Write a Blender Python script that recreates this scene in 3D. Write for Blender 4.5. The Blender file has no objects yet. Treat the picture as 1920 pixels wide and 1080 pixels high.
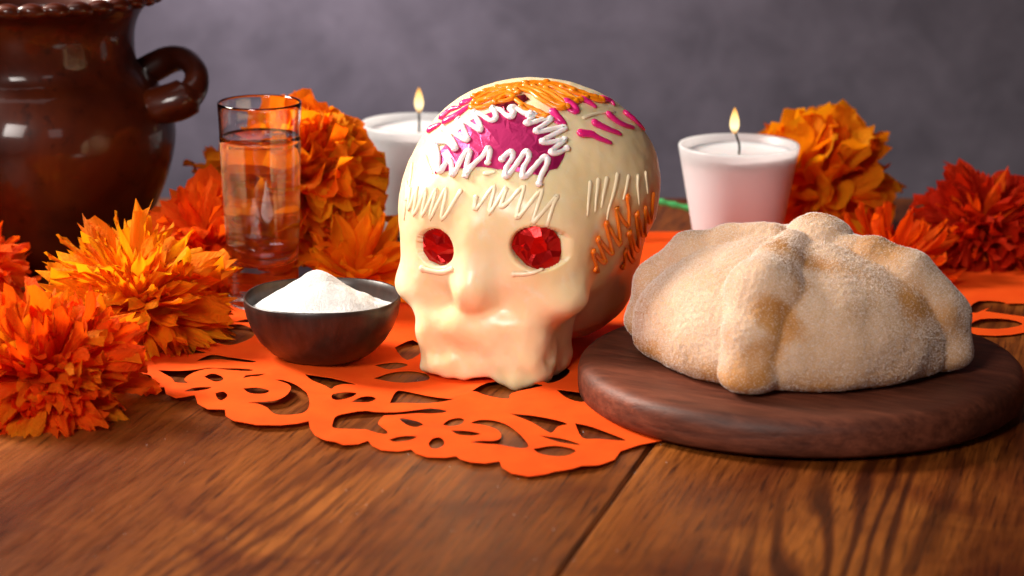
import bpy, math, random
import numpy as np
from mathutils import Vector, Matrix, Quaternion
from mathutils.geometry import delaunay_2d_cdt

R = math.radians
SC = bpy.context.scene
COL = SC.collection

# ------------------------------------------------------------------ camera
CAM = np.array([0.0, -1.30, 0.36]); PITCH = R(14.0); FPX = 5000.0
cd = bpy.data.cameras.new('camera'); cam = bpy.data.objects.new('camera', cd); COL.objects.link(cam)
cam.location = CAM; cam.rotation_euler = (R(90) - PITCH, 0, 0)
cd.sensor_width = 36.0; cd.lens = 36.0 * FPX / 1920.0
cd.clip_start = 0.02; cd.clip_end = 50
cd.dof.use_dof = True; cd.dof.focus_distance = 1.31; cd.dof.aperture_fstop = 9.0
SC.camera = cam

# ------------------------------------------------------------------ world and lamps
w = bpy.data.worlds.new('World'); SC.world = w; w.use_nodes = True
w.node_tree.nodes['Background'].inputs[0].default_value = (0.62, 0.55, 0.60, 1)
w.node_tree.nodes['Background'].inputs[1].default_value = 0.03

def area(name, loc, target, size, power, color, spread=180, size_y=None):
    l = bpy.data.lights.new(name, 'AREA'); l.energy = power; l.color = color; l.spread = R(spread)
    l.size = size
    if size_y: l.shape = 'RECTANGLE'; l.size_y = size_y
    o = bpy.data.objects.new(name, l); COL.objects.link(o); o.location = loc
    o.rotation_euler = (Vector(target) - Vector(loc)).to_track_quat('-Z', 'Y').to_euler()
    return o
area('key_softbox', (-0.74, 0.28, 0.62), (-0.05, 0.05, 0.04), 0.26, 6.8, (1.0, 0.91, 0.80), 78)
area('front_softbox', (-0.46, -1.02, 0.68), (-0.03, 0.02, 0.05), 0.40, 2.1, (1.0, 0.91, 0.85), 52)
area('fill_softbox', (0.55, -1.5, 0.80), (-0.08, 0.0, 0.04), 0.36, 1.2, (1.0, 0.88, 0.88))
area('wall_lamp', (-0.42, 0.42, 0.46), (-0.12, 0.80, 0.12), 0.22, 2.1, (0.94, 0.88, 0.98), 74)
area('added_overhead_fill', (-0.35, 0.05, 1.5), (-0.1, 0.0, 0.0), 0.9, 2.0, (1.0, 0.93, 0.92), 120)  # added overhead panel that brightens the glass rim and pot shoulder

SC.view_settings.view_transform = 'Standard'; SC.view_settings.look = 'None'
SC.view_settings.exposure = -0.6; SC.view_settings.gamma = 1.0; SC.view_settings.use_curve_mapping = False
SC.render.engine = 'CYCLES'
SC.cycles.use_denoising = True
SC.cycles.max_bounces = 18; SC.cycles.transmission_bounces = 14; SC.cycles.diffuse_bounces = 14; SC.cycles.glossy_bounces = 6
SC.cycles.transparent_max_bounces = 16
SC.cycles.sample_clamp_indirect = 6.0
SC.cycles.blur_glossy = 0.6

# ------------------------------------------------------------------ projection helpers
FWD = np.array([0, math.cos(PITCH), -math.sin(PITCH)]); UPV = np.array([0, math.sin(PITCH), math.cos(PITCH)]); RGT = np.array([1.0, 0, 0])
def ray(px, py):
    d = FWD + RGT * ((px - 960) / FPX) + UPV * ((540 - py) / FPX)
    return d / np.linalg.norm(d)
def on_z(px, py, z=0.0):
    d = ray(px, py); return CAM + d * ((z - CAM[2]) / d[2])
def on_y(px, py, y):
    d = ray(px, py); return CAM + d * ((y - CAM[1]) / d[1])

# ------------------------------------------------------------------ object helpers
def mesh_obj(name, verts, faces, mat=None, parent=None, smooth=True):
    me = bpy.data.meshes.new(name)
    me.from_pydata([tuple(v) for v in verts], [], [tuple(f) for f in faces]); me.update()
    return link(name, me, mat, parent, smooth)
def link(name, me, mat=None, parent=None, smooth=True):
    if mat and not me.materials: me.materials.append(mat)
    if smooth: me.shade_smooth()
    o = bpy.data.objects.new(name, me); COL.objects.link(o)
    if parent: o.parent = parent
    return o
def fast_mesh(name, V, F):                       # V (n,3), F (m,k) arrays
    V = np.asarray(V, np.float32); F = np.asarray(F, np.int32); k = F.shape[1]
    me = bpy.data.meshes.new(name)
    me.vertices.add(len(V)); me.vertices.foreach_set('co', V.ravel())
    me.loops.add(F.size); me.loops.foreach_set('vertex_index', F.ravel())
    me.polygons.add(len(F)); me.polygons.foreach_set('loop_start', np.arange(0, F.size, k, dtype=np.int32))
    me.update(calc_edges=True); me.validate(); return me
def thing(name, label, cat, loc=(0, 0, 0), rz=0.0, group=None):
    o = bpy.data.objects.new(name, None); COL.objects.link(o); o.empty_display_size = 0.02
    o.location = loc; o.rotation_euler = (0, 0, rz); tag(o, label, cat, group); return o
def tag(o, label=None, cat=None, group=None, kind=None):
    if label: o['label'] = label
    if cat: o['category'] = cat
    if group: o['group'] = group
    if kind: o['kind'] = kind
    return o
def lathe(prof, n=96, f=None):
    """prof: list of (r, z); poles where r == 0. f(theta, i) -> (dr, dz)"""
    V = []; F = []; rings = []
    for i, (r, z) in enumerate(prof):
        if r <= 1e-7:
            rings.append([len(V)]); V.append((0, 0, z)); continue
        idx = []
        for k in range(n):
            t = 2 * math.pi * k / n; dr, dz = f(t, i) if f else (0, 0)
            idx.append(len(V)); V.append(((r + dr) * math.cos(t), (r + dr) * math.sin(t), z + dz))
        rings.append(idx)
    for a, b in zip(rings, rings[1:]):
        if len(a) == 1 and len(b) == 1: continue
        for k in range(n):
            k2 = (k + 1) % n
            if len(a) == 1: F.append((a[0], b[k2], b[k]))
            elif len(b) == 1: F.append((a[k], a[k2], b[0]))
            else: F.append((a[k], a[k2], b[k2], b[k]))
    return V, F
def smooth_path(P, n):
    P = [np.asarray(p, float) for p in P]
    if len(P) == 2: return [P[0] + (P[1] - P[0]) * t for t in np.linspace(0, 1, n + 1)]
    out = []
    for i in range(len(P) - 1):
        p0 = P[max(i - 1, 0)]; p1 = P[i]; p2 = P[i + 1]; p3 = P[min(i + 2, len(P) - 1)]
        for k in range(n):
            t = k / n
            out.append(0.5 * ((2 * p1) + (p2 - p0) * t + (2 * p0 - 5 * p1 + 4 * p2 - p3) * t * t + (3 * p1 - p0 - 3 * p2 + p3) * t ** 3))
    out.append(P[-1]); return out
def tube(P, rad, n=8, ref=None, flat=1.0):
    """swept tube with rounded ends; ref(i) gives a surface normal to flatten along"""
    P = [np.asarray(p, float) for p in P]; m = len(P)
    rad = [rad] * m if np.isscalar(rad) else list(rad)
    T = []
    for i in range(m):
        t = P[min(i + 1, m - 1)] - P[max(i - 1, 0)]; l = np.linalg.norm(t); T.append(t / l if l > 1e-9 else np.array([1.0, 0, 0]))
    P = [P[0] - T[0] * rad[0] * 0.9, P[0] - T[0] * rad[0] * 0.55] + P + [P[-1] + T[-1] * rad[-1] * 0.55, P[-1] + T[-1] * rad[-1] * 0.9]
    T = [T[0], T[0]] + T + [T[-1], T[-1]]
    rad = [rad[0] * 0.35, rad[0] * 0.8] + rad + [rad[-1] * 0.8, rad[-1] * 0.35]
    V = []; F = []; N = None
    for i, (p, t, r) in enumerate(zip(P, T, rad)):
        if ref is not None: N = np.asarray(ref[min(max(i - 2, 0), len(ref) - 1)], float)
        elif N is None: N = np.array([0.0, 0, 1]) if abs(t[2]) < 0.9 else np.array([1.0, 0, 0])
        N = N - t * N.dot(t); N = N / (np.linalg.norm(N) + 1e-12); B = np.cross(t, N)
        for k in range(n):
            a = 2 * math.pi * k / n
            V.append(p + r * (math.cos(a) * N * flat + math.sin(a) * B))
    m = len(P)
    for i in range(m - 1):
        for k in range(n):
            k2 = (k + 1) % n; F.append((i * n + k, i * n + k2, (i + 1) * n + k2, (i + 1) * n + k))
    F.append(tuple(range(n))[::-1]); F.append(tuple((m - 1) * n + k for k in range(n)))
    return V, F
def inside(pt, poly):
    x, y = pt; c = False; j = len(poly) - 1
    for i in range(len(poly)):
        xi, yi = poly[i]; xj, yj = poly[j]
        if (yi > y) != (yj > y) and x < (xj - xi) * (y - yi) / (yj - yi) + xi: c = not c
        j = i
    return c
class Noise:
    """cheap smooth noise: a sum of random plane waves"""
    def __init__(s, seed, freq, n=18, spread=0.5):
        g = np.random.default_rng(seed); k = g.normal(size=(n, 3)); k /= np.linalg.norm(k, axis=1)[:, None]
        s.k = k * freq * (1 + spread * g.uniform(-1, 1, n))[:, None]; s.p = g.uniform(0, 6.28, n); s.a = 1.4 / math.sqrt(n)
    def __call__(s, P):
        P = np.asarray(P); out = np.zeros(P.shape[:-1])
        for k, p in zip(s.k, s.p): out += np.sin(P @ k + p)
        return out * s.a

# ------------------------------------------------------------------ materials
class Mat:
    def __init__(s, name):
        s.m = bpy.data.materials.new(name); s.m.use_nodes = True; s.t = s.m.node_tree; s.n = s.t.nodes
        s.b = s.n['Principled BSDF']; s.out = s.n['Material Output']
    def set(s, **k):
        for a, v in k.items():
            i = s.b.inputs[a.replace('_', ' ')]
            i.default_value = (*v, 1) if isinstance(v, tuple) and len(v) == 3 and i.type == 'RGBA' else v
        return s
    def node(s, typ, **k):
        n = s.n.new(typ)
        for a, v in k.items(): setattr(n, a, v)
        return n
    def link(s, a, b): s.t.links.new(a, b)
    def coord(s, scale=(1, 1, 1), kind='Object', rand=0.0):
        tc = s.node('ShaderNodeTexCoord'); mp = s.node('ShaderNodeMapping'); mp.inputs['Scale'].default_value = scale
        s.link(tc.outputs[kind], mp.inputs['Vector'])
        if rand:
            oi = s.node('ShaderNodeObjectInfo'); mu = s.node('ShaderNodeVectorMath', operation='SCALE'); mu.inputs[0].default_value = (rand, rand * 1.7, rand * 0.6)
            s.link(oi.outputs['Random'], mu.inputs['Scale']); s.link(mu.outputs[0], mp.inputs['Location'])
        return mp.outputs[0]
    def noise(s, vec, scale, detail=4, rough=0.55, dist=0.0):
        n = s.node('ShaderNodeTexNoise'); n.inputs['Scale'].default_value = scale; n.inputs['Detail'].default_value = detail
        n.inputs['Roughness'].default_value = rough; n.inputs['Distortion'].default_value = dist
        if vec is not None: s.link(vec, n.inputs['Vector'])
        return n.outputs[0]
    def ramp(s, fac, stops, interp='LINEAR'):
        r = s.node('ShaderNodeValToRGB'); e = r.color_ramp.elements; r.color_ramp.interpolation = interp
        while len(e) < len(stops): e.new(0.5)
        for el, (p, c) in zip(e, stops): el.position = p; el.color = (*c, 1) if len(c) == 3 else c
        s.link(fac, r.inputs[0]); return r.outputs[0]
    def mix(s, fac, a, b, mode='MIX'):
        m = s.node('ShaderNodeMix', data_type='RGBA', blend_type=mode)
        for v, i in ((fac, m.inputs[0]), (a, m.inputs[6]), (b, m.inputs[7])):
            if hasattr(v, 'is_output'): s.link(v, i)
            else: i.default_value = v if not isinstance(v, tuple) else (*v, 1)
        return m.outputs[2]
    def bump(s, h, strength=0.3, dist=0.001):
        b = s.node('ShaderNodeBump'); b.inputs['Strength'].default_value = strength; b.inputs['Distance'].default_value = dist
        s.link(h, b.inputs['Height']); s.link(b.outputs[0], s.b.inputs['Normal']); return b
    def base(s, c): s.link(c, s.b.inputs['Base Color']); return s
    def rough(s, c): s.link(c, s.b.inputs['Roughness']); return s

def mk_table():
    m = Mat('oiled wood'); v = m.coord((1, 1, 1), 'Object', 3.0)
    st = m.node('ShaderNodeMapping'); st.inputs['Scale'].default_value = (1, 0.14, 1); m.link(v, st.inputs['Vector'])
    warp = m.noise(st.outputs[0], 9.0, 3, 0.5)
    vm = m.node('ShaderNodeVectorMath', operation='SCALE'); vm.inputs['Scale'].default_value = 0.09
    cb = m.node('ShaderNodeCombineXYZ'); m.link(warp, cb.inputs[0]); m.link(cb.outputs[0], vm.inputs[0])
    ad = m.node('ShaderNodeVectorMath', operation='ADD'); m.link(st.outputs[0], ad.inputs[0]); m.link(vm.outputs[0], ad.inputs[1])
    wv = m.node('ShaderNodeTexWave', wave_type='BANDS', bands_direction='X'); wv.inputs['Scale'].default_value = 40.0
    wv.inputs['Distortion'].default_value = 3.2; wv.inputs['Detail'].default_value = 3.0; wv.inputs['Detail Scale'].default_value = 0.35
    m.link(ad.outputs[0], wv.inputs['Vector'])
    big = m.noise(st.outputs[0], 14.0, 4, 0.6, 0.3)
    body = m.ramp(big, [(0.25, (0.080, 0.016, 0.002)), (0.5, (0.210, 0.054, 0.007)), (0.75, (0.38, 0.115, 0.017))])
    late = m.ramp(wv.outputs[0], [(0.42, (1, 1, 1)), (0.72, (0.55, 0.45, 0.38)), (0.93, (0.24, 0.17, 0.14))])
    where = m.ramp(m.noise(st.outputs[0], 7.0, 2), [(0.52, (0, 0, 0)), (0.72, (1, 1, 1))])
    c1 = m.mix(where, body, m.mix(1.0, body, late, 'MULTIPLY'))
    fs = m.node('ShaderNodeMapping'); fs.inputs['Scale'].default_value = (1, 0.05, 1); m.link(v, fs.inputs['Vector'])
    fib = m.noise(fs.outputs[0], 520.0, 6, 0.75)
    c2 = m.mix(1.0, c1, m.ramp(fib, [(0.32, (0.42, 0.36, 0.30)), (0.5, (0.95, 0.95, 0.95)), (0.72, (1.35, 1.35, 1.35))]), 'MULTIPLY')
    ps = m.node('ShaderNodeMapping'); ps.inputs['Scale'].default_value = (1, 0.035, 1); m.link(v, ps.inputs['Vector'])
    pore = m.noise(ps.outputs[0], 900.0, 3, 0.6)
    c2 = m.mix(1.0, c2, m.ramp(pore, [(0.34, (0.25, 0.2, 0.18)), (0.42, (1, 1, 1))]), 'MULTIPLY')
    stain = m.ramp(m.noise(v, 9.0, 4, 0.55, 0.9), [(0.46, (1, 1, 1)), (0.64, (0.50, 0.36, 0.28))])
    c3 = m.mix(1.0, c2, stain, 'MULTIPLY')
    m.base(c3); m.rough(m.ramp(fib, [(0.2, (0.30,) * 3), (0.8, (0.52,) * 3)])); m.bump(fib, 0.25, 0.0006)
    m.set(Specular_IOR_Level=0.28); return m.m
def mk_board():
    m = Mat('dark red hardwood'); v = m.coord((1, 0.12, 1))
    g = m.noise(v, 330.0, 6, 0.7, 0.3); b = m.noise(v, 42.0, 4)
    c = m.ramp(b, [(0.3, (0.065, 0.017, 0.008)), (0.7, (0.20, 0.056, 0.028))])
    c = m.mix(1.0, c, m.ramp(g, [(0.3, (0.42, 0.36, 0.36)), (0.7, (1.25, 1.25, 1.25))]), 'MULTIPLY')
    m.base(c).set(Roughness=0.52, Specular_IOR_Level=0.3); m.bump(g, 0.45, 0.0008); return m.m
def mk_bowl():
    m = Mat('blackened wood'); v = m.coord((1, 1, 0.1)); g = m.noise(v, 260.0, 5, 0.65)
    m.base(m.ramp(g, [(0.3, (0.010, 0.005, 0.004)), (0.7, (0.036, 0.018, 0.014))])).set(Roughness=0.36); m.bump(g, 0.25, 0.0005); return m.m
def mk_pot():
    m = Mat('glazed clay'); v = m.coord((1, 1, 0.7)); n = m.noise(v, 14.0, 4, 0.6, 0.8)
    c = m.ramp(n, [(0.28, (0.016, 0.0020, 0.0005)), (0.50, (0.048, 0.0060, 0.0008)), (0.75, (0.105, 0.0165, 0.0018))])
    sp = m.noise(m.coord((1, 1, 1)), 90.0, 3, 0.6)
    c = m.mix(1.0, c, m.ramp(sp, [(0.30, (0.45, 0.4, 0.4)), (0.42, (1, 1, 1))]), 'MULTIPLY')
    m.base(c).set(Roughness=0.45, Specular_IOR_Level=0.15, Coat_Weight=0.5, Coat_Roughness=0.09); m.bump(m.noise(m.coord(), 38.0, 3), 0.35, 0.002); return m.m
def mk_skull():
    m = Mat('white chocolate')
    a = m.node('ShaderNodeVertexColor', layer_name='stain'); sep = m.node('ShaderNodeSeparateColor'); m.link(a.outputs[0], sep.inputs[0])
    v = m.coord(); blot = m.noise(v, 28.0, 4, 0.6)
    c = m.ramp(blot, [(0.3, (0.86, 0.65, 0.35)), (0.55, (0.88, 0.70, 0.42)), (0.75, (0.90, 0.76, 0.50))])
    bloom = m.ramp(m.noise(v, 75.0, 5, 0.6, 0.5), [(0.60, (0, 0, 0)), (0.72, (0.35, 0.35, 0.35))])
    c = m.mix(bloom, c, (0.88, 0.82, 0.70))
    c = m.mix(sep.outputs[0], c, (0.86, 0.24, 0.01)); c = m.mix(sep.outputs[1], c, (0.80, 0.08, 0.30))
    m.base(c).set(Roughness=0.36, Subsurface_Weight=0.65, Subsurface_Scale=0.006, Subsurface_Radius=(1.0, 0.68, 0.40), Coat_Weight=0.15, Coat_Roughness=0.25)
    m.bump(m.noise(v, 140.0, 4, 0.6), 0.12, 0.0015); return m.m
def mk_icing(name, col, sss=0.35, rough=0.3):
    m = Mat(name); m.set(Base_Color=col, Roughness=rough, Subsurface_Weight=sss, Subsurface_Scale=0.003, Coat_Weight=0.35, Coat_Roughness=0.15)
    m.bump(m.noise(m.coord(), 300.0, 3), 0.15, 0.0006); return m.m
def mk_foil(name, col, rough=0.22, metal=0.8):
    m = Mat(name); v = m.coord(); m.set(Base_Color=col, Metallic=metal, Roughness=rough); m.bump(m.noise(v, 160.0, 4, 0.6, 1.0), 0.28, 0.0015); return m.m
def mk_paper():
    m = Mat('orange tissue paper'); v = m.coord(); n = m.noise(v, 60.0, 4)
    m.base(m.ramp(n, [(0.3, (0.86, 0.074, 0.004)), (0.7, (0.91, 0.098, 0.006))])).set(Roughness=0.85, Specular_IOR_Level=0.12)
    m.bump(m.noise(v, 220.0, 4, 0.65), 0.25, 0.0006)
    tr = m.node('ShaderNodeBsdfTranslucent'); tr.inputs[0].default_value = (0.8, 0.10, 0.008, 1)
    mx = m.node('ShaderNodeMixShader'); mx.inputs[0].default_value = 0.15
    m.link(m.b.outputs[0], mx.inputs[1]); m.link(tr.outputs[0], mx.inputs[2]); m.link(mx.outputs[0], m.out.inputs[0]); return m.m
def mk_petal(name, col, trans, mixf=0.55):
    m = Mat(name); v = m.coord((1, 0.06, 1), 'Object', 1.0); n = m.noise(v, 26.0, 4, 0.6)
    oi = m.node('ShaderNodeObjectInfo')
    tone = m.ramp(oi.outputs['Random'], [(0.0, (1.0, 0.72, 0.6)), (0.5, (1, 1, 1)), (1.0, (1.0, 1.25, 1.3))])
    c = m.mix(1.0, col, tone, 'MULTIPLY'); c = m.mix(1.0, c, m.ramp(n, [(0.3, (1.0, 0.80, 0.7)), (0.7, (1.0, 1.15, 1.1))]), 'MULTIPLY')
    m.base(c).set(Roughness=0.7, Specular_IOR_Level=0.12); m.bump(n, 0.5, 0.05)
    tr = m.node('ShaderNodeBsdfTranslucent'); m.link(m.mix(1.0, trans, tone, 'MULTIPLY'), tr.inputs[0])
    mx = m.node('ShaderNodeMixShader'); mx.inputs[0].default_value = mixf
    m.link(m.b.outputs[0], mx.inputs[1]); m.link(tr.outputs[0], mx.inputs[2]); m.link(mx.outputs[0], m.out.inputs[0]); return m.m
def mk_bread():
    m = Mat('baked dough'); v = m.coord(); n = m.noise(v, 55.0, 5, 0.6)
    a = m.node('ShaderNodeVertexColor', layer_name='bake'); sep = m.node('ShaderNodeSeparateColor'); m.link(a.outputs[0], sep.inputs[0])
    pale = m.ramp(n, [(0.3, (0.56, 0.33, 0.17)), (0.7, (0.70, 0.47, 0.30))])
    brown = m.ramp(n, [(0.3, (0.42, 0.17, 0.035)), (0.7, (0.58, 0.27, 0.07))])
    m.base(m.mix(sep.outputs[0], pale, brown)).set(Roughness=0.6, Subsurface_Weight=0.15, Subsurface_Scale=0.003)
    m.bump(m.noise(v, 420.0, 4, 0.7), 0.5, 0.0012); return m.m
def mk_sugar(name, col):
    m = Mat(name); oi = m.noise(m.coord(), 900.0, 1)
    m.base(m.ramp(oi, [(0.35, tuple(x * 0.88 for x in col)), (0.65, col)])).set(Roughness=0.22, Specular_IOR_Level=0.6, Subsurface_Weight=0.0); return m.m
def mk_glass(name, ior, tint=(1, 1, 1)):
    m = Mat(name); m.set(Base_Color=tint, Roughness=0.0, IOR=ior, Transmission_Weight=1.0); return m.m
def mk_frost():
    m = Mat('frosted white glass'); m.set(Base_Color=(0.62, 0.625, 0.66), Roughness=0.42, Subsurface_Weight=0.85, Subsurface_Scale=0.035, Subsurface_Radius=(1.0, 0.95, 0.95), Coat_Weight=0.12, Coat_Roughness=0.35)
    m.bump(m.noise(m.coord(), 120.0, 3), 0.06, 0.001); return m.m
def mk_wax():
    m = Mat('candle wax'); m.set(Base_Color=(0.90, 0.82, 0.82), Roughness=0.28, Subsurface_Weight=0.7, Subsurface_Scale=0.012, Subsurface_Radius=(1.0, 0.7, 0.6)); return m.m
def mk_plain(name, col, rough=0.6): return Mat(name).set(Base_Color=col, Roughness=rough).m
def mk_flame():
    m = Mat('candle flame'); tc = m.node('ShaderNodeTexCoord'); sx = m.node('ShaderNodeSeparateXYZ'); m.link(tc.outputs['Generated'], sx.inputs[0])
    c = m.ramp(sx.outputs[2], [(0.0, (1.0, 0.42, 0.10)), (0.22, (1.0, 0.78, 0.42)), (0.55, (1.0, 0.72, 0.30)), (1.0, (1.0, 0.40, 0.06))])
    st = m.ramp(sx.outputs[2], [(0.0, (0.25,) * 3), (0.3, (1.0,) * 3), (0.8, (0.8,) * 3), (1.0, (0.45,) * 3)])
    ml = m.node('ShaderNodeMath', operation='MULTIPLY'); ml.inputs[1].default_value = 3.2; m.link(st, ml.inputs[0])
    e = m.node('ShaderNodeEmission'); m.link(c, e.inputs[0]); m.link(ml.outputs[0], e.inputs[1]); m.link(e.outputs[0], m.out.inputs[0]); return m.m
def mk_wall():
    m = Mat('mottled grey plaster'); v = m.coord(); a = m.noise(v, 4.5, 5, 0.6, 0.4); b = m.noise(v, 22.0, 4, 0.6, 0.3)
    c = m.ramp(a, [(0.3, (0.105, 0.090, 0.105)), (0.7, (0.175, 0.150, 0.170))])
    c = m.mix(1.0, c, m.ramp(b, [(0.3, (0.74, 0.73, 0.75)), (0.7, (1.18, 1.17, 1.18))]), 'MULTIPLY')
    m.base(c).set(Roughness=0.85); m.bump(b, 0.2, 0.004); return m.m

M = dict(table=mk_table(), board=mk_board(), bowl=mk_bowl(), pot=mk_pot(), skull=mk_skull(), paper=mk_paper(), bread=mk_bread(),
         wall=mk_wall(), sugar=mk_sugar('white sugar', (0.90, 0.89, 0.88)), crust=mk_sugar('sugar crust', (0.95, 0.83, 0.75)),
         glass=mk_glass('clear glass', 1.5), liquid=mk_glass('clear liquor', 1.36), frost=mk_frost(), wax=mk_wax(), flame=mk_flame(),
         wick=mk_plain('charred wick', (0.02, 0.017, 0.015), 0.8), green=mk_plain('green chenille', (0.06, 0.46, 0.13), 0.8),
         seam=mk_plain('dark underside', (0.03, 0.012, 0.006), 0.8),
         white_icing=mk_icing('white icing', (0.90, 0.78, 0.76)), orange_icing=mk_icing('orange icing', (0.88, 0.23, 0.003)),
         deep_orange_icing=mk_icing('deep orange icing', (0.90, 0.19, 0.004)), pink_icing=mk_icing('pink icing', (0.72, 0.015, 0.19)), cream_icing=mk_icing('cream icing', (0.90, 0.745, 0.49), 0.0, 0.38),
         magenta_foil=mk_foil('magenta foil', (0.46, 0.012, 0.115), 0.36, 0.5), plum_foil=mk_foil('plum foil', (0.34, 0.02, 0.05)), red_foil=mk_foil('red foil', (0.46, 0.005, 0.005), 0.28, 0.7))

# ================================================================== SETTING
# back wall
V = [(-2.2, 0.80, -0.6), (2.2, 0.80, -0.6), (2.2, 0.80, 1.6), (-2.2, 0.80, 1.6), (-2.2, 0.84, -0.6), (2.2, 0.84, -0.6), (2.2, 0.84, 1.6), (-2.2, 0.84, 1.6)]
wall = mesh_obj('back_wall', V, [(0, 1, 2, 3), (7, 6, 5, 4), (0, 4, 5, 1), (3, 2, 6, 7), (1, 5, 6, 2), (4, 0, 3, 7)], M['wall'], None, False)
tag(wall, kind='structure')

# table of planks running away from the camera, slightly turned
TABLE_RZ = R(-15)
table = thing('wooden_table', 'oiled brown plank table with dark burnt grain under everything', 'table', (0, 0, 0))
def plank(x0, x1, y0, y1, th=0.035, b=0.0014):
    P = []
    for z, i in ((-th, 0), (-b, 0), (0, b)):
        P += [(x0 + i, y0 + i, z), (x1 - i, y0 + i, z), (x1 - i, y1 - i, z), (x0 + i, y1 - i, z)]
    F = [(3, 2, 1, 0), (8, 9, 10, 11)]
    for l in (0, 4):
        for k in range(4): F.append((l + k, l + (k + 1) % 4, l + 4 + (k + 1) % 4, l + 4 + k))
    return P, F
# planks clipped to a straight back edge
ca, sa = math.cos(TABLE_RZ), math.sin(TABLE_RZ)
pw = 0.30; k0 = -4
for i in range(8):
    u0 = (k0 + i) * pw + 0.10; u1 = u0 + pw - 0.0008
    P, F = plank(u0, u1, -1.0, 1.0)
    W = []
    for (x, y, z) in P:
        e = -1 if y < 0 else 1; ins = 1.0 - abs(y)
        Y = (0.385 - ins) if e > 0 else (-0.62 + ins)       # world edge
        v = (Y - x * sa) / ca                                # keep u, slide along the plank to the edge
        W.append((x, v, z))
    o = mesh_obj('plank', W, F, M['table'], table, False); o.rotation_euler = (0, 0, TABLE_RZ)
    if i % 2: o.data.materials[0] = M['table']

# ================================================================== PAPER CUT-OUT SHEETS
random.seed(5)
def c8(l): return [(200 + x / 1.846, 560 + y / 1.846) for x, y in l]
def c7(l): return [(x / 2.454, 400 + y / 2.454) for x, y in l]
NZ1 = Noise(3, 42.0); NZ2 = Noise(9, 95.0)
def paper_sheet(name, label, outer, holes, seed, lift=0.0018, creases=()):
    """outer, holes: ground-plane polygons in metres"""
    rnd = random.Random(seed)
    def dense(p, d=0.004):
        o = []
        for a, b in zip(p, p[1:] + p[:1]):
            L = math.hypot(b[0] - a[0], b[1] - a[1]); n = max(1, int(L / d))
            o += [(a[0] + (b[0] - a[0]) * i / n, a[1] + (b[1] - a[1]) * i / n) for i in range(n)]
        return o
    loops = [dense(outer)] + [dense(h) for h in holes]
    pts = []; edges = []
    for l in loops:
        s = len(pts); pts += l; edges += [(s + i, s + (i + 1) % len(l)) for i in range(len(l))]
    xs = [p[0] for p in outer]; ys = [p[1] for p in outer]; g = 0.007
    x = min(xs)
    while x < max(xs):
        y = min(ys)
        while y < max(ys):
            q = (x + rnd.uniform(-.002, .002), y + rnd.uniform(-.002, .002))
            if inside(q, outer): pts.append(q)
            y += g
        x += g
    res = delaunay_2d_cdt([Vector(p) for p in pts], edges, [], 0, 1e-6)
    vs, fs = res[0], res[2]
    F = []
    for f in fs:
        c = sum((vs[i] for i in f), Vector((0, 0))) / len(f)
        if inside(c, outer) and not any(inside(c, h) for h in holes): F.append(tuple(f))
    A = np.array([[v[0], v[1], 0.0] for v in vs])
    z = 0.0012 + lift * np.clip(0.5 + 0.6 * NZ1(A), 0, 1.4) + 0.00022 * NZ2(A)
    for nx_, ny_, c_, h_ in creases:                            # old fold lines
        z = z + h_ * np.exp(-np.abs((A[:, 0] * nx_ + A[:, 1] * ny_ - c_) / 0.006))
    A[:, 2] = np.maximum(z, 0.0006)
    o = mesh_obj(name, A, F, M['paper'])
    o.data.update()
    sd = o.modifiers.new('thick', 'SOLIDIFY'); sd.thickness = 0.00022; sd.offset = -1; es = o.modifiers.new('edges', 'EDGE_SPLIT'); es.split_angle = R(50)
    return o
def G(poly, z=0.0015): return [tuple(on_z(x, y, z)[:2]) for x, y in poly]
def rounded(poly, n=4):
    cx = sum(p[0] for p in poly) / len(poly); cy = sum(p[1] for p in poly) / len(poly); poly = [(cx + (x - cx) * 1.06, cy + (y - cy) * 1.06) for x, y in poly]
    P = smooth_path(poly + [poly[0]], n)[:-1]; return [tuple(p) for p in P]

d1 = np.array([0.77, -0.64]); d1 /= np.linalg.norm(d1); d2 = np.array([0.64, 0.77]); d2 /= np.linalg.norm(d2)
front = c8([(50, 290), (100, 312), (150, 320), (200, 318), (205, 340), (240, 355), (305, 352), (315, 375), (350, 392), (410, 395), (412, 415), (440, 432), (520, 447), (600, 447), (660, 440), (700, 430),
            (703, 450), (720, 475), (760, 500), (820, 510), (870, 503), (905, 490), (920, 505), (950, 520), (1010, 524), (1055, 518), (1070, 532), (1110, 547), (1170, 550), (1210, 545), (1225, 557), (1260, 568), (1310, 572),
            (1360, 565), (1368, 585), (1400, 605), (1460, 615), (1520, 608), (1550, 600)])
gf = G(front)
Fc = np.array(gf[-1])
side = []
for i in range(5):                                             # scallops along the hidden right-hand edge
    a = Fc + d2 * 0.048 * i
    for t in (0.15, 0.4, 0.65, 0.9): side.append(tuple(a + d2 * 0.048 * t + d1 * 0.010 * math.sin(math.pi * t)))
back = tuple(np.array(gf[0]) - d1 * 0.075 + d2 * 0.27)
bk = tuple(np.array(side[-1]) + d2 * 0.03)
lead = tuple(np.array(gf[0]) - d1 * 0.075)
outer1 = gf + side + [bk, back, lead]
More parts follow.
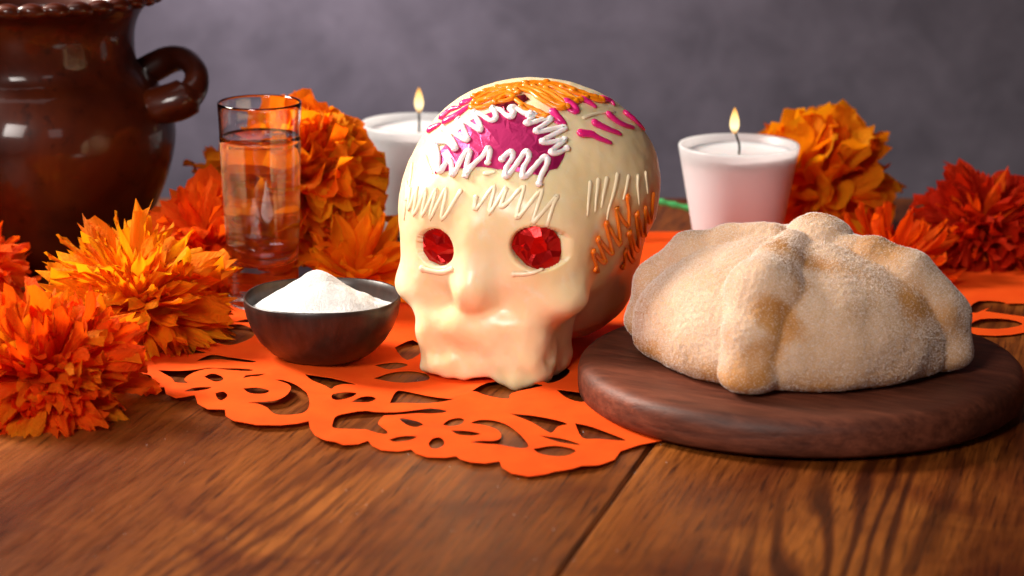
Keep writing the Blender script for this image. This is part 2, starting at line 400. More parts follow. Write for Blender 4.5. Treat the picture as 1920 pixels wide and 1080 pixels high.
H8 = [[(105, 270), (125, 267), (150, 272), (155, 285), (140, 292), (120, 283)],
 [(185, 255), (260, 262), (350, 263), (440, 258), (495, 262), (480, 268), (400, 266), (320, 268), (285, 280), (272, 295), (285, 306), (260, 305), (240, 300), (230, 285), (205, 268)],
 [(340, 288), (365, 280), (395, 288), (402, 300), (375, 305)],
 [(475, 302), (490, 290), (520, 283), (550, 284), (530, 294), (505, 302)],
 [(270, 335), (310, 325), (360, 326), (345, 334), (300, 338)],
 [(475, 330), (520, 327), (560, 335), (545, 344), (500, 343)],
 [(378, 348), (405, 342), (418, 352), (400, 366), (385, 362)],
 [(585, 303), (610, 302), (650, 315), (680, 340), (697, 370), (690, 395), (660, 408), (600, 412), (575, 405), (560, 392), (530, 378), (495, 373), (540, 371), (590, 366), (625, 350), (637, 332), (625, 315)],
 [(200, 185), (225, 170), (270, 168), (335, 180), (325, 187), (260, 184)],
 [(315, 222), (340, 205), (370, 195), (420, 208), (510, 230), (480, 233), (400, 218), (360, 217)],
 [(690, 278), (780, 290), (860, 305), (820, 308), (790, 318), (778, 328), (755, 315), (715, 298)],
 [(780, 355), (790, 345), (830, 337), (862, 338), (845, 352), (800, 368), (783, 366)],
 [(850, 368), (880, 350), (915, 345), (930, 352), (905, 364)],
 [(985, 362), (1005, 325), (1030, 320), (1100, 335), (1195, 358), (1120, 362), (1040, 360)],
 [(790, 440), (800, 415), (830, 405), (900, 398), (1000, 395), (1080, 388), (1160, 390), (1150, 397), (1080, 405), (1000, 407), (960, 415), (940, 435), (950, 448), (970, 458), (965, 466), (920, 462), (860, 450), (800, 448)],
 [(1015, 432), (1040, 427), (1080, 430), (1095, 442), (1075, 450), (1045, 445)],
 [(1165, 435), (1185, 418), (1215, 410), (1235, 415), (1225, 432), (1190, 440)],
 [(1195, 460), (1240, 458), (1290, 466), (1270, 476), (1220, 480)],
 [(980, 485), (1020, 475), (1070, 476), (1050, 487), (1000, 492)],
 [(1115, 500), (1130, 485), (1155, 484), (1168, 500), (1150, 515), (1125, 515)],
 [(1265, 430), (1290, 420), (1340, 423), (1390, 440), (1430, 470), (1455, 505), (1430, 518), (1380, 515), (1320, 508), (1265, 500), (1310, 498), (1350, 490), (1365, 475), (1355, 455), (1320, 440)],
 [(1400, 405), (1480, 415), (1560, 430), (1590, 440), (1560, 445), (1540, 460), (1520, 455), (1470, 430)],
 [(1625, 440), (1680, 450), (1760, 475), (1790, 490), (1700, 482), (1650, 478)],
 [(930, 275), (980, 255), (1040, 247), (1100, 255), (1110, 275), (1050, 285), (1000, 285)],
 [(1270, 335), (1320, 300), (1400, 305), (1500, 318), (1470, 330), (1400, 345), (1390, 360), (1330, 350)],
 [(1500, 290), (1560, 255), (1600, 262), (1580, 290), (1530, 310)],
 [(1560, 335), (1640, 345), (1690, 362), (1640, 375), (1590, 360)],
 [(1000, 170), (1060, 150), (1090, 175), (1040, 205)], [(930, 225), (1000, 215), (1040, 225), (980, 240)],
 [(1480, 520), (1550, 505), (1620, 520), (1580, 545), (1510, 545)],
 [(1500, 470), (1580, 480), (1640, 500), (1570, 492)]]
H7 = [[(830, 590), (900, 560), (1000, 530), (1100, 525), (1160, 550), (1150, 580), (1060, 605), (980, 590)],
      [(880, 500), (960, 470), (1060, 462), (1040, 480), (960, 500)], [(1080, 512), (1130, 502), (1180, 506), (1140, 516)]]
holes1 = [rounded(G(c8(h)), 3) for h in H8] + [rounded(G(c7(h)), 3) for h in H7]
sheet1 = paper_sheet('paper_cutout', '', outer1, holes1, 1, creases=[(d2[0], d2[1], -0.125, 0.0016), (d1[0], d1[1], 0.035, 0.0018), (d1[0], d1[1], -0.06, 0.0014)])
tag(sheet1, 'orange cut tissue paper with scalloped front edge and flower holes under the skull', 'paper')

# second sheet, behind: straight back edge, scalloped front edge
x0 = on_z(1090, 470)[0]; yb = on_z(1250, 437)[1]
edge = []
nx = 9; xr = 0.46
for i in range(nx):
    for t in (0.0, 0.12, 0.3, 0.5, 0.7, 0.88):
        xx = x0 + (xr - x0) * (i + t) / nx
        edge.append((xx, on_z(1850, 622)[1] - 0.012 * math.sin(math.pi * t) + 0.05 * max(0, (0.12 - xx))))
outer2 = edge + [(xr, on_z(1850, 615)[1]), (xr, yb), (x0, yb)]
holes2 = [rounded(G(h), 3) for h in [
    [(1815, 585), (1835, 565), (1885, 567), (1850, 580), (1830, 588)], [(1850, 585), (1880, 570), (1960, 572), (1950, 595), (1900, 592)],
    [(1815, 612), (1840, 600), (1890, 600), (1915, 608), (1870, 615)], [(1940, 612), (1970, 602), (2020, 606), (1990, 618)],
    [(1230, 478), (1250, 474), (1275, 478), (1255, 483)]]]
sheet2 = paper_sheet('paper_cutout', '', outer2, holes2, 2, 0.001)
tag(sheet2, 'orange cut tissue paper with straight back edge behind the bread board', 'paper')

# ================================================================== SUGAR SKULL  (numbers in cm, local frame: -y is the face)
SK_ROT = R(-23)
jaw = on_z(932, 700, 0.0)
SK_LOC = np.array([jaw[0], jaw[1], 0.0]) + 0.034 * np.array([math.sin(-SK_ROT), math.cos(SK_ROT), 0])
SK_LOC[2] = 0.0022
def sk_local(P):
    d = (np.asarray(P) - SK_LOC); c, s = math.cos(-SK_ROT), math.sin(-SK_ROT)
    return np.stack([c * d[..., 0] - s * d[..., 1], s * d[..., 0] + c * d[..., 1], d[..., 2]], -1) * 100
def ell(P, c, r):
    q = (P - np.array(c)) / np.array(r); k0 = np.linalg.norm(q, axis=-1); k1 = np.linalg.norm(q / np.array(r), axis=-1)
    return k0 * (k0 - 1.0) / np.maximum(k1, 1e-6)
def rbox(P, c, h, r):
    q = np.abs(P - np.array(c)) - (np.array(h) - r)
    return np.linalg.norm(np.maximum(q, 0), axis=-1) + np.minimum(q.max(-1), 0) - r
def smin(a, b, k):
    h = np.clip(0.5 + 0.5 * (b - a) / k, 0, 1); return b * (1 - h) + a * h - k * h * (1 - h)
def smax(a, b, k): return -smin(-a, -b, k)
SKN1 = Noise(21, 1.3, 12); SKN2 = Noise(22, 4.0, 12); SKN3 = Noise(23, 9.0, 14)
EYES = []
def sk_sdf(P):
    P = np.asarray(P, float)
    d = ell(P, (0, 1.2, 8.25), (6.3, 7.0, 5.5))
    d = smin(d, rbox(P, (0, -2.6, 6.7), (4.75, 3.55, 3.5), 2.5), 1.7)        # brow and cheeks
    d = smin(d, ell(P, (0, 2.6, 4.0), (4.9, 4.6, 3.9)), 1.2)                 # back of the head down to the paper
    d = smin(d, rbox(P, (0, -3.5, 1.75), (3.35, 2.5, 2.1), 0.9), 1.1)        # jaw
    d = smin(d, ell(P, (0, -6.0, 4.75), (0.95, 1.15, 1.2)), 0.9)              # nose
    d = smin(d, ell(P, (0, -5.7, 6.6), (0.8, 0.8, 1.6)), 0.9)
    for s in (-1, 1):
        d = smin(d, ell(P, (s * 3.3, -4.1, 4.2), (1.7, 1.6, 1.2)), 0.9)       # cheek bone
        d = smax(d, -ell(P, (s * 5.6, -3.0, 1.7), (1.7, 3.0, 1.6)), 0.8)
    d = smin(d, ell(P, (0, -5.6, 2.6), (2.3, 0.7, 0.9)), 0.6)                 # mouth
    for cx, cz, rx, rz in EYES:
        q = np.stack([(P[..., 0] - cx) / rx, (P[..., 2] - cz) / rz], -1); e2 = (np.linalg.norm(q, axis=-1) - 1) * min(rx, rz)
        d = smax(d, -np.maximum(e2, P[..., 1] + 4.9), 0.16)
    return smax(d, -(P[..., 2] - 0.06), 0.25)
def sk_bumps(P):
    low = np.clip((2.2 - P[..., 2]) / 2.2, 0, 1); face = np.clip((5.2 - P[..., 2]) / 3.0, 0, 1) * np.clip((-3 - P[..., 1]) / 2, 0, 1)
    n2 = SKN2(P); return 0.026 * SKN1(P) + 0.010 * n2 + low * 0.06 * SKN2(P * 1.3) + 0.005 * SKN3(P) + face * 0.075 * SKN2(P * 0.6)
def march_in(sdf, C, D, rmax, n=70):
    """from outside towards C along -D"""
    r = np.full(len(D), rmax); act = np.arange(len(D))
    for _ in range(n):
        d = sdf(C + D[act] * r[act][:, None]); r[act] = np.maximum(r[act] - d * 0.8, 0.05); act = act[np.abs(d) > 0.0015]
        if not len(act): break
    return C + D * r[:, None]
def sphere_dirs(nu, nv):
    th = np.linspace(0, math.pi, nv + 1)[1:-1]; ph = np.linspace(0, 2 * math.pi, nu, endpoint=False)
    T, Ph = np.meshgrid(th, ph, indexing='ij')
    D = np.stack([np.sin(T) * np.cos(Ph), np.sin(T) * np.sin(Ph), np.cos(T)], -1).reshape(-1, 3)
    D = np.vstack([D, [[0, 0, 1]], [[0, 0, -1]]])
    F = []; m = nv - 1
    i = np.arange(m - 1)[:, None] * nu; k = np.arange(nu)[None]; k2 = (k + 1) % nu
    q = np.stack([i + k, i + nu + k, i + nu + k2, i + k2], -1).reshape(-1, 4)
    tri = []
    top = m * nu; bot = top + 1; kk = np.arange(nu)
    t1 = np.stack([np.full(nu, top), kk, (kk + 1) % nu], -1); b0 = (m - 1) * nu
    t2 = np.stack([np.full(nu, bot), b0 + (kk + 1) % nu, b0 + kk], -1)
    Q = np.vstack([q[:, [0, 1, 2]], q[:, [0, 2, 3]], t1, t2])
    return D, Q
def grad(sdf, P, e=0.02):
    P = np.asarray(P, float); g = np.zeros(P.shape)
    for a in range(3):
        o = np.zeros(3); o[a] = e; g[..., a] = sdf(P + o) - sdf(P - o)
    return g / (np.linalg.norm(g, axis=-1)[..., None] + 1e-9)
def sk_hits(pix):
    """surface points (cm, local) where sight lines through pixels meet the skull (nearest point if they miss), and normals"""
    pix = np.asarray(pix, float); o = sk_local(CAM)
    d = sk_local(CAM + np.array([ray(*p) for p in pix])) - o; d /= np.linalg.norm(d, axis=1)[:, None]
    t = np.full(len(pix), 112.0); best = np.full(len(pix), 9.0); bt = t.copy()
    for _ in range(90):
        s = sk_sdf(o + d * t[:, None]); m = s < best; best[m] = s[m]; bt[m] = t[m]
        t = np.where(best < 0.003, t, np.minimum(t + np.maximum(s * 0.7, 0.012), 170))
    p = o + d * bt[:, None]
    for _ in range(3): p = p - grad(sk_sdf, p) * (sk_sdf(p) * 0.9)[:, None]
    n = grad(sk_sdf, p); return p - n * sk_bumps(p)[:, None], n
def c3(l): return [(720 + x / 2.633, 130 + y / 2.633) for x, y in l]

skull = thing('sugar_skull', 'cream coloured candy skull with red foil eyes and piped icing', 'sugar skull', tuple(SK_LOC), SK_ROT)
D, Q = sphere_dirs(480, 310)
EYE_R = [(650, 815), (700, 785), (760, 775), (830, 795), (875, 850), (885, 910), (865, 970), (820, 995), (770, 995), (700, 970), (650, 925), (628, 890)]
EYE_L = [(180, 820), (210, 790), (265, 780), (320, 795), (360, 840), (372, 890), (350, 940), (310, 965), (265, 965), (210, 940), (180, 900)]
# foil patches: crumpled facets following the skull
def foil(name, pts, mat, n_in, amp, seed, off=0.035, extra=(), depth=None, gap=7.0):
    rnd = random.Random(seed); poly = c3(pts)
    def dn(p, d):
        o = []
        for a, b in zip(p, p[1:] + p[:1]):
            n = max(1, int(math.hypot(b[0] - a[0], b[1] - a[1]) / d)); o += [(a[0] + (b[0] - a[0]) * i / n + rnd.uniform(-.8, .8), a[1] + (b[1] - a[1]) * i / n + rnd.uniform(-.8, .8)) for i in range(n)]
        return o
    edge = dn(poly, gap); P = list(edge); E = [(i, (i + 1) % len(edge)) for i in range(len(edge))]
    for e in extra:
        q = c3(e); s = len(P); P += q; E += [(s + i, s + i + 1) for i in range(len(q) - 1)]
    xs = [p[0] for p in poly]; ys = [p[1] for p in poly]; k = 0
    while k < n_in:
        q = (rnd.uniform(min(xs), max(xs)), rnd.uniform(min(ys), max(ys)))
        if inside(q, poly): P.append(q); k += 1
    r = delaunay_2d_cdt([Vector(p) for p in P], E, [], 0, 1e-5); V = []
    if depth is None: HS, HN = sk_hits([tuple(v) for v in r[0]])
    for iv, v in enumerate(r[0]):
        border = min((v[0] - e[0]) ** 2 + (v[1] - e[1]) ** 2 for e in edge) < 2.0
        if depth is None:
            s = HS[iv]; nn = HN[iv]; V.append(s + nn * (off + (0 if border else rnd.uniform(0, amp))))
        else:
            o = sk_local(CAM); d = sk_local(CAM + ray(v[0], v[1])) - o; t = (depth - o[1]) / d[1]; p = o + d * t
            p[1] += rnd.uniform(-amp, amp); V.append(p)
    F = [tuple(f) for f in r[2] if inside(sum((r[0][i] for i in f), Vector((0, 0))) / len(f), poly)]
    o = mesh_obj(name, np.array(V) / 100, F, M[mat], skull, False); return o
def grow(pts, f):
    cx = sum(p[0] for p in pts) / len(pts); cy = sum(p[1] for p in pts) / len(pts); return [(cx + (x - cx) * f, cy + (y - cy) * f) for x, y in pts]
foil('eye_foil', grow(EYE_R, 1.10), 'red_foil', 34, 0.20, 7, off=-0.38, gap=26)
foil('eye_foil', grow(EYE_L, 1.10), 'red_foil', 28, 0.18, 9, off=-0.32, gap=24)
def to_plane(px, py, depth):
    o = sk_local(CAM); d = sk_local(CAM + ray(px, py)) - o; return o + d * ((depth - o[1]) / d[1])
for E_, dep in ((EYE_L, -5.75), (EYE_R, -5.95)):
    q = np.array([to_plane(*p, dep) for p in c3(E_)]); lo, hi = q.min(0), q.max(0)
    EYES.append(((lo[0] + hi[0]) / 2, (lo[2] + hi[2]) / 2, (hi[0] - lo[0]) / 2, (hi[2] - lo[2]) / 2))
print('EYES', EYES)
PV = march_in(sk_sdf, np.array([0, -0.6, 5.6]), D, 11.0)
PV = PV - grad(sk_sdf, PV) * sk_bumps(PV)[:, None]
sk_me = fast_mesh('skull_body', PV / 100, Q)
stain_pts = []

def icing(name, pts, rad, mat, flat=0.75, n=5, rnd=random.Random(4), sink=0.25, par=None, taper=False):
    """one piped stroke lying on the skull; pts in crop pixels, rad in cm"""
    pp = smooth_path([np.array(p) for p in c3(pts)], n)
    S, N = sk_hits(pp); S = list(S)
    # thicker where the nozzle slowed down
    L = [np.linalg.norm(S[min(i + 1, len(S) - 1)] - S[max(i - 1, 0)]) for i in range(len(S))]; ml = np.mean(L) + 1e-6
    rr = [rad * (0.74 + 0.50 * max(0, 1 - l / ml) + rnd.uniform(-.07, .07)) for l in L]
    if taper: rr = [rad * (1.0 - 0.55 * (i / len(S)) ** 1.2 + rnd.uniform(-.05, .05)) for i in range(len(S))]
    Pc = [s + nn * r * flat * (1 - sink) for s, nn, r in zip(S, N, rr)]
    V, F = tube(Pc, rr, 8, ref=N, flat=flat)
    return mesh_obj(name, np.array(V) / 100, F, M[mat], par or skull), S
W_ = 'white_icing'
icing(W_, [(265, 365), (290, 360), (320, 365), (350, 395), (355, 380), (330, 340), (310, 310), (305, 298), (340, 310), (390, 345), (415, 350), (405, 320), (385, 275), (375, 255), (410, 265), (450, 290), (480, 305), (475, 275), (455, 240), (450, 220), (490, 235), (530, 260), (555, 250), (550, 220), (540, 205), (575, 210), (605, 235), (630, 245), (640, 225), (625, 205), (650, 200), (690, 225), (720, 230)], 0.185, 'white_icing', 0.8)
icing(W_, [(715, 238), (745, 230), (705, 268), (725, 272), (790, 250), (820, 255), (755, 303), (770, 312), (860, 290), (885, 300), (785, 352), (800, 365), (860, 355), (890, 352), (825, 408), (850, 418), (900, 392)], 0.185, 'white_icing', 0.8)
icing(W_, [(255, 375), (270, 430), (268, 490), (285, 505), (300, 480), (320, 450), (335, 470), (340, 520), (355, 510), (375, 470), (405, 415), (425, 415), (415, 460), (405, 530), (425, 500), (450, 470), (490, 430), (515, 400), (525, 415), (515, 465)], 0.185, 'white_icing', 0.8)
icing(W_, [(585, 450), (605, 425), (630, 415), (635, 440), (610, 480), (600, 525), (615, 525), (650, 480), (690, 420), (710, 420), (715, 445), (690, 490), (685, 530), (705, 530), (745, 485), (785, 440), (805, 450), (800, 480), (775, 530), (765, 570)], 0.185, 'white_icing', 0.8)
for s in ([(440, 198), (450, 165), (520, 122), (600, 108), (650, 116)], [(445, 202), (500, 195), (560, 168), (600, 142), (630, 140), (635, 155), (600, 168), (555, 176)],
          [(450, 142), (520, 102), (640, 77), (740, 66), (850, 72), (960, 107), (1060, 147)], [(470, 182), (540, 138), (620, 106), (720, 92), (820, 112), (900, 150), (970, 152)],
          [(640, 150), (690, 185), (740, 205), (800, 235), (780, 242), (720, 222), (680, 195)], [(620, 98), (720, 115), (780, 160), (860, 195), (890, 185), (820, 150), (760, 112), (700, 92)],
          [(740, 92), (820, 122), (890, 165), (950, 160), (900, 122), (840, 92), (780, 80)], [(880, 92), (960, 120), (1040, 150), (1070, 155)], [(455, 168), (510, 150), (560, 127), (630, 120)],
          [(560, 95), (650, 85), (700, 72), (800, 66)],
          [(445, 185), (500, 160), (540, 150), (600, 128), (660, 125)], [(500, 118), (580, 95), (660, 92), (740, 78), (860, 84), (930, 110)], [(660, 100), (760, 130), (830, 165), (900, 190)], [(800, 100), (870, 135), (940, 150), (1000, 140), (930, 112)], [(700, 75), (780, 72), (880, 82), (980, 118), (1040, 140)]):
    icing('orange_icing', s, 0.20, 'orange_icing', 0.7)
for s in ([(235, 302), (255, 288), (275, 275)], [(290, 235), (330, 205), (370, 190)], [(310, 262), (360, 235), (400, 205), (430, 182)], [(395, 170), (420, 160), (440, 150)],
          [(905, 165), (940, 190), (945, 215), (915, 205)], [(985, 150), (1015, 165), (1040, 182)], [(1080, 150), (1110, 160), (1130, 177)], [(1110, 230), (1160, 265), (1225, 290)],
          [(1190, 225), (1230, 260), (1275, 300)], [(1040, 270), (1090, 295), (1165, 320)], [(970, 320), (1020, 325), (1060, 345), (1115, 365)], [(835, 215), (855, 240), (885, 270), (850, 262)]):
    icing('pink_icing', s, 0.25, 'pink_icing', 0.55, taper=True)
for s in ([(115, 640), (130, 590), (125, 690), (165, 585), (150, 715), (210, 595), (190, 720), (258, 595), (228, 735), (308, 590), (287, 740), (380, 602)],
          [(455, 632), (455, 690), (545, 578), (520, 710), (605, 580), (578, 672), (610, 660), (690, 580), (655, 725), (690, 700), (780, 595), (735, 745), (762, 728), (850, 628), (835, 670), (802, 785), (828, 785)],
          [(1020, 560), (1012, 640), (1008, 720)], [(1060, 545), (1052, 620), (1046, 700)], [(1150, 520), (1135, 600), (1112, 690), (1104, 740)], [(1100, 540), (1085, 620), (1078, 680)], [(1205, 530), (1192, 590), (1180, 640)], [(1250, 530), (1250, 600), (1256, 665)], [(1290, 512), (1295, 560), (1300, 610)],
          [(110, 560), (112, 640), (100, 740)], [(140, 470), (125, 560), (118, 620)], [(500, 515), (520, 512), (545, 505)], [(200, 430), (215, 470), (238, 512)],
          [(985, 240), (1060, 215), (1140, 208)]):
    icing('cream_icing', s, 0.125, 'cream_icing', 0.5, sink=0.45, taper=len(s) < 5)
for s in ([(1195, 630), (1205, 700), (1197, 770), (1150, 700), (1145, 692), (1162, 840), (1150, 850), (1105, 770), (1095, 772), (1122, 890), (1110, 900), (1060, 840), (1055, 850), (1087, 940), (1070, 945), (1035, 900), (1032, 912), (1052, 990), (1040, 985)],
          [(1325, 620), (1322, 700), (1312, 755), (1285, 680), (1292, 800), (1275, 815), (1245, 720), (1240, 732), (1257, 875), (1240, 880), (1210, 810), (1205, 818), (1232, 935), (1215, 935), (1190, 890), (1182, 970), (1172, 965)]):
    o, S = icing('orange_icing', s, 0.155, 'deep_orange_icing', 0.6); stain_pts += S[::3]
# drips and lumps of the poured chocolate on the face and mouth
rl = random.Random(8)
drops = [((640, 1012), (690, 1012), (730, 1005), (775, 990)), ((190, 985), (230, 995), (290, 1000), (340, 985))]
for dpt in drops: icing('drip', list(dpt), rl.uniform(0.12, 0.18), 'cream_icing', 0.5, 5, sink=0.55)

foil('forehead_foil', [(250, 518), (275, 400), (330, 345), (370, 300), (420, 260), (470, 235), (540, 215), (600, 200), (660, 205), (720, 235), (790, 260), (830, 330), (870, 360), (900, 400), (885, 440), (855, 490), (815, 500), (795, 533), (740, 522), (660, 508), (600, 500), (540, 490), (480, 482), (400, 490), (330, 500)],
     'magenta_foil', 60, 0.07, 3, extra=([(612, 235), (600, 300), (575, 385)], [(560, 300), (510, 300)], [(700, 320), (620, 300)]))
foil('crown_foil', [(520, 202), (560, 180), (600, 150), (690, 128), (720, 150), (680, 175), (690, 195), (640, 205), (590, 215)], 'plum_foil', 18, 0.06, 4)
# dye that bled from the orange icing into the chocolate
S = np.array(stain_pts); d2s = np.full(len(PV), 99.0)
for s in S: d2s = np.minimum(d2s, np.linalg.norm(PV - s, axis=1))
st = np.clip(1.1 - d2s / 0.6, 0, 1) ** 1.1 * 0.8
ca_ = sk_me.color_attributes.new('stain', 'FLOAT_COLOR', 'POINT'); buf = np.zeros((len(PV), 4), np.float32); buf[:, 0] = st; buf[:, 3] = 1
ca_.data.foreach_set('color', buf.ravel())
link('skull_body', sk_me, M['skull'], skull)

# ================================================================== BOARD AND BREAD
bc = on_z(1500, 678, 0.018)
board = mesh_obj('serving_board', *lathe([(0, 0.0), (0.096, 0.0), (0.1035, 0.0004), (0.1056, 0.0022), (0.1060, 0.0060), (0.1060, 0.0115), (0.1052, 0.0145), (0.1032, 0.0166), (0.1005, 0.0177), (0.097, 0.018), (0.05, 0.018), (0, 0.018)], 128), M['board'])
board.location = (bc[0], bc[1], 0.0022); board.rotation_euler = (0, 0, R(60))
tag(board, 'round dark red wooden board under the sugared bread', 'board')

BR = on_z(1494, 664, 0.020); BR[2] = 0.0202; BR = np.array(BR)
ARMS = [R(247), R(336), R(158), R(70)]
BN1 = Noise(31, 0.9); BN2 = Noise(32, 2.6); BN3 = Noise(33, 16.0, 26); BN4 = Noise(34, 34.0, 30)
def bread_dome(P):
    q = P.copy(); 
    return ell(q, (0, 0, 1.30), (7.75, 7.75, 4.65))
def seg(P, a, b, ra, rb):
    a = np.array(a); b = np.array(b); ab = b - a; t = np.clip(((P - a) @ ab) / ab.dot(ab), 0, 1)
    return np.linalg.norm(P - a - t[..., None] * ab, axis=-1) - (ra + (rb - ra) * t)
def br_sdf(P):
    P = np.asarray(P, float)
    d = bread_dome(P)
    for i, a in enumerate(ARMS):
        ca2, sa2 = math.cos(a), math.sin(a)
        pts = []
        for el, lift in ((78, -0.3), (58, -0.55), (40, -0.68), (18, -0.40), (-6, -0.3), (-20, -0.5)):
            e = R(el); r = 7.7 * math.cos(e) + lift; z = 1.35 + 4.2 * math.sin(e)
            pts.append((r * ca2, r * sa2, z))
        w = [0.9, 1.3, 1.85, 1.4, 1.35, 1.35] if i == 0 else [0.8, 1.15, 1.5, 1.35, 1.3, 1.3]
        arm = None
        for k in range(len(pts) - 1):
            s = seg(P, pts[k], pts[k + 1], w[k], w[k + 1]); arm = s if arm is None else smin(arm, s, 0.25)
        d = smin(d, arm, 0.16)
    d = smin(d, ell(P, (1.0, 0.3, 5.80), (1.6, 1.6, 0.95)), 0.18)          # the knob
    d = smax(d, -(P[..., 2] - 0.02), 0.9)
    return d
bread = thing('sweet_bread', 'round sugar dusted bread with crossed dough bones and top knob on the board', 'bread', tuple(BR))
Db, Qb = sphere_dirs(560, 300)
BV = march_in(br_sdf, np.array([0, 0, 2.0]), Db, 13.0)
BV = BV - Db * (0.07 * BN1(BV) + 0.04 * BN2(BV) + 0.010 * BN3(BV) + 0.006 * BN4(BV))[:, None]; BV[:, 2] = np.maximum(BV[:, 2], -0.02)
br_me = fast_mesh('dough', BV / 100, Qb)
h = BV[:, 2]; rad_xy = np.hypot(BV[:, 0], BV[:, 1])
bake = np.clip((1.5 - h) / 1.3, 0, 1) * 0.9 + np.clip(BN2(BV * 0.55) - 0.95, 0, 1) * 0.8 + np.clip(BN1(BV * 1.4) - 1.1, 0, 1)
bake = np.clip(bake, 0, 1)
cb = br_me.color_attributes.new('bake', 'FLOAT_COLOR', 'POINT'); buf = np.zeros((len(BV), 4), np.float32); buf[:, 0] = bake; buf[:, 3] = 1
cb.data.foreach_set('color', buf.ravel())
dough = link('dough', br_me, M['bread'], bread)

def grains(V, F, n, size, seed, weight=None):
    """n small crystals scattered over a triangle mesh (metres)"""
    g = np.random.default_rng(seed); A, B, C = V[F[:, 0]], V[F[:, 1]], V[F[:, 2]]
    cr = np.cross(B - A, C - A); ar = np.linalg.norm(cr, axis=1); N = cr / (ar[:, None] + 1e-15)
    pw_ = ar * (weight[F].mean(1) if weight is not None else 1.0)
    t = g.choice(len(F), n, p=pw_ / pw_.sum()); u = g.random(n); v = g.random(n); f = u + v > 1; u[f] = 1 - u[f]; v[f] = 1 - v[f]
    P = A[t] + (B - A)[t] * u[:, None] + (C - A)[t] * v[:, None]
    s = size * g.uniform(0.55, 1.3, n)
    P = P + N[t] * (s * 0.35)[:, None]
    # random frames
    q = g.normal(size=(n, 4)); q /= np.linalg.norm(q, axis=1)[:, None]; a, b, c, d = q.T
    Rm = np.stack([np.stack([1 - 2 * (c * c + d * d), 2 * (b * c - a * d), 2 * (b * d + a * c)], -1), np.stack([2 * (b * c + a * d), 1 - 2 * (b * b + d * d), 2 * (c * d - a * b)], -1), np.stack([2 * (b * d - a * c), 2 * (c * d + a * b), 1 - 2 * (b * b + c * c)], -1)], 1)
    O = np.array([[1, 0, 0], [-1, 0, 0], [0, 0.8, 0], [0, -0.8, 0], [0, 0, 0.9], [0, 0, -0.9]])
    VV = P[:, None, :] + np.einsum('nij,kj->nki', Rm, O) * (s * 0.55)[:, None, None]
    FF = np.array([[0, 2, 4], [2, 1, 4], [1, 3, 4], [3, 0, 4], [2, 0, 5], [1, 2, 5], [3, 1, 5], [0, 3, 5]])
    FF = (FF[None] + (np.arange(n) * 6)[:, None, None]).reshape(-1, 3)
    return VV.reshape(-1, 3), FF
wgt = np.clip(1.15 - bake * 0.85, 0.12, 1) * np.where(h < 0.25, 0.15, 1.0)
gv, gf_ = grains(BV / 100, Qb, 120000, 0.00037, 3, wgt)
o = link('sugar_coating', fast_mesh('sugar_coating', gv, gf_), M['crust'], dough, False); tag(o, kind='stuff')

# ================================================================== BOWL OF SUGAR
bw = on_z(606, 673, 0.002)
bowl = thing('wooden_bowl', 'small blackened wood bowl heaped with white sugar', 'bowl', (bw[0], bw[1], 0.0026))
prof = [(0, 0.0)] + [(0.0165, 0.0), (0.0205, 0.0012), (0.0262, 0.0050), (0.0315, 0.0105), (0.0355, 0.0170), (0.0378, 0.0235), (0.0388, 0.0290), (0.0388, 0.0318), (0.0384, 0.0326), (0.0377, 0.0322), (0.0370, 0.0285), (0.0355, 0.0230), (0.0330, 0.0170), (0.0290, 0.0115), (0.0235, 0.0070), (0.014, 0.0045), (0, 0.004)]
mesh_obj('bowl_body', *lathe(prof, 96, lambda t, i: (0.0003 * math.sin(2 * t + 0.7), 0.0004 * math.sin(3 * t) if i > 5 else 0)), M['bowl'], bowl)
MN = Noise(41, 150.0); MN2 = Noise(42, 600.0)
nr, nt = 46, 140; V = []; 
for i in range(nr + 1):
    r = 0.0362 * i / nr
    for k in range(nt):
        t = 2 * math.pi * k / nt; x, y = r * math.cos(t), r * math.sin(t)
        rr = math.hypot(x + 0.0020, y + 0.0008)
        z = 0.0475 - 0.66 * (math.sqrt(rr * rr + 0.0042 ** 2) - 0.0042) - 0.0026
        z -= 0.05 * y - (0.0013 if y < -0.028 else 0)
        V.append((x, y, min(max(z, 0.0245), 0.05)))
V = np.array(V); V[:, 2] += 0.0006 * MN(V) + 0.00025 * MN2(V)
F = []
for i in range(nr):
    for k in range(nt):
        a, b = i * nt + k, i * nt + (k + 1) % nt; F += [(a, a + nt, b + nt), (a, b + nt, b)]
F = np.array(F)
sug = link('sugar_heap', fast_mesh('sugar_heap', V, F), M['sugar']); sug.location = bowl.location
tag(sug, 'pointed heap of white granulated sugar in the dark bowl', 'sugar')
gv, gf2 = grains(V, F, 52000, 0.00050, 9)
o = link('sugar_grains', fast_mesh('sugar_grains', gv, gf2), M['sugar'], sug, False); tag(o, kind='stuff')

# ================================================================== SHOT GLASS AND LIQUOR
gc = on_z(495, 572, 0.002)
GZ = 0.0026
ro = lambda z: 0.0186 + (0.0224 - 0.0186) * (z / 0.111)
outer_p = [(0, 0.0006), (0.0135, 0.0004), (0.0168, 0.0), (0.0182, 0.0008), (0.0187, 0.0028)] + [(ro(z), z) for z in np.linspace(0.006, 0.1095, 22)] + [(0.02238, 0.1106), (0.0219, 0.1110), (0.0214, 0.1107), (0.0211, 0.1098)]
ri = lambda z: ro(z) - 0.0014 - 0.0010 * max(0, (0.045 - z) / 0.03)
inner_z = np.linspace(0.107, 0.0300, 20)
inner_p = [(ri(z), z) for z in inner_z] + [(0.0139, 0.0262), (0.0118, 0.0240), (0.0075, 0.0228), (0, 0.0226)]
glass = mesh_obj('shot_glass', *lathe(outer_p + inner_p, 128), M['glass']); glass.location = (gc[0], gc[1], GZ)
tag(glass, 'tall clear shot glass with thick base standing among orange flowers', 'glass')
LZ = 0.0930; e = 0.00012
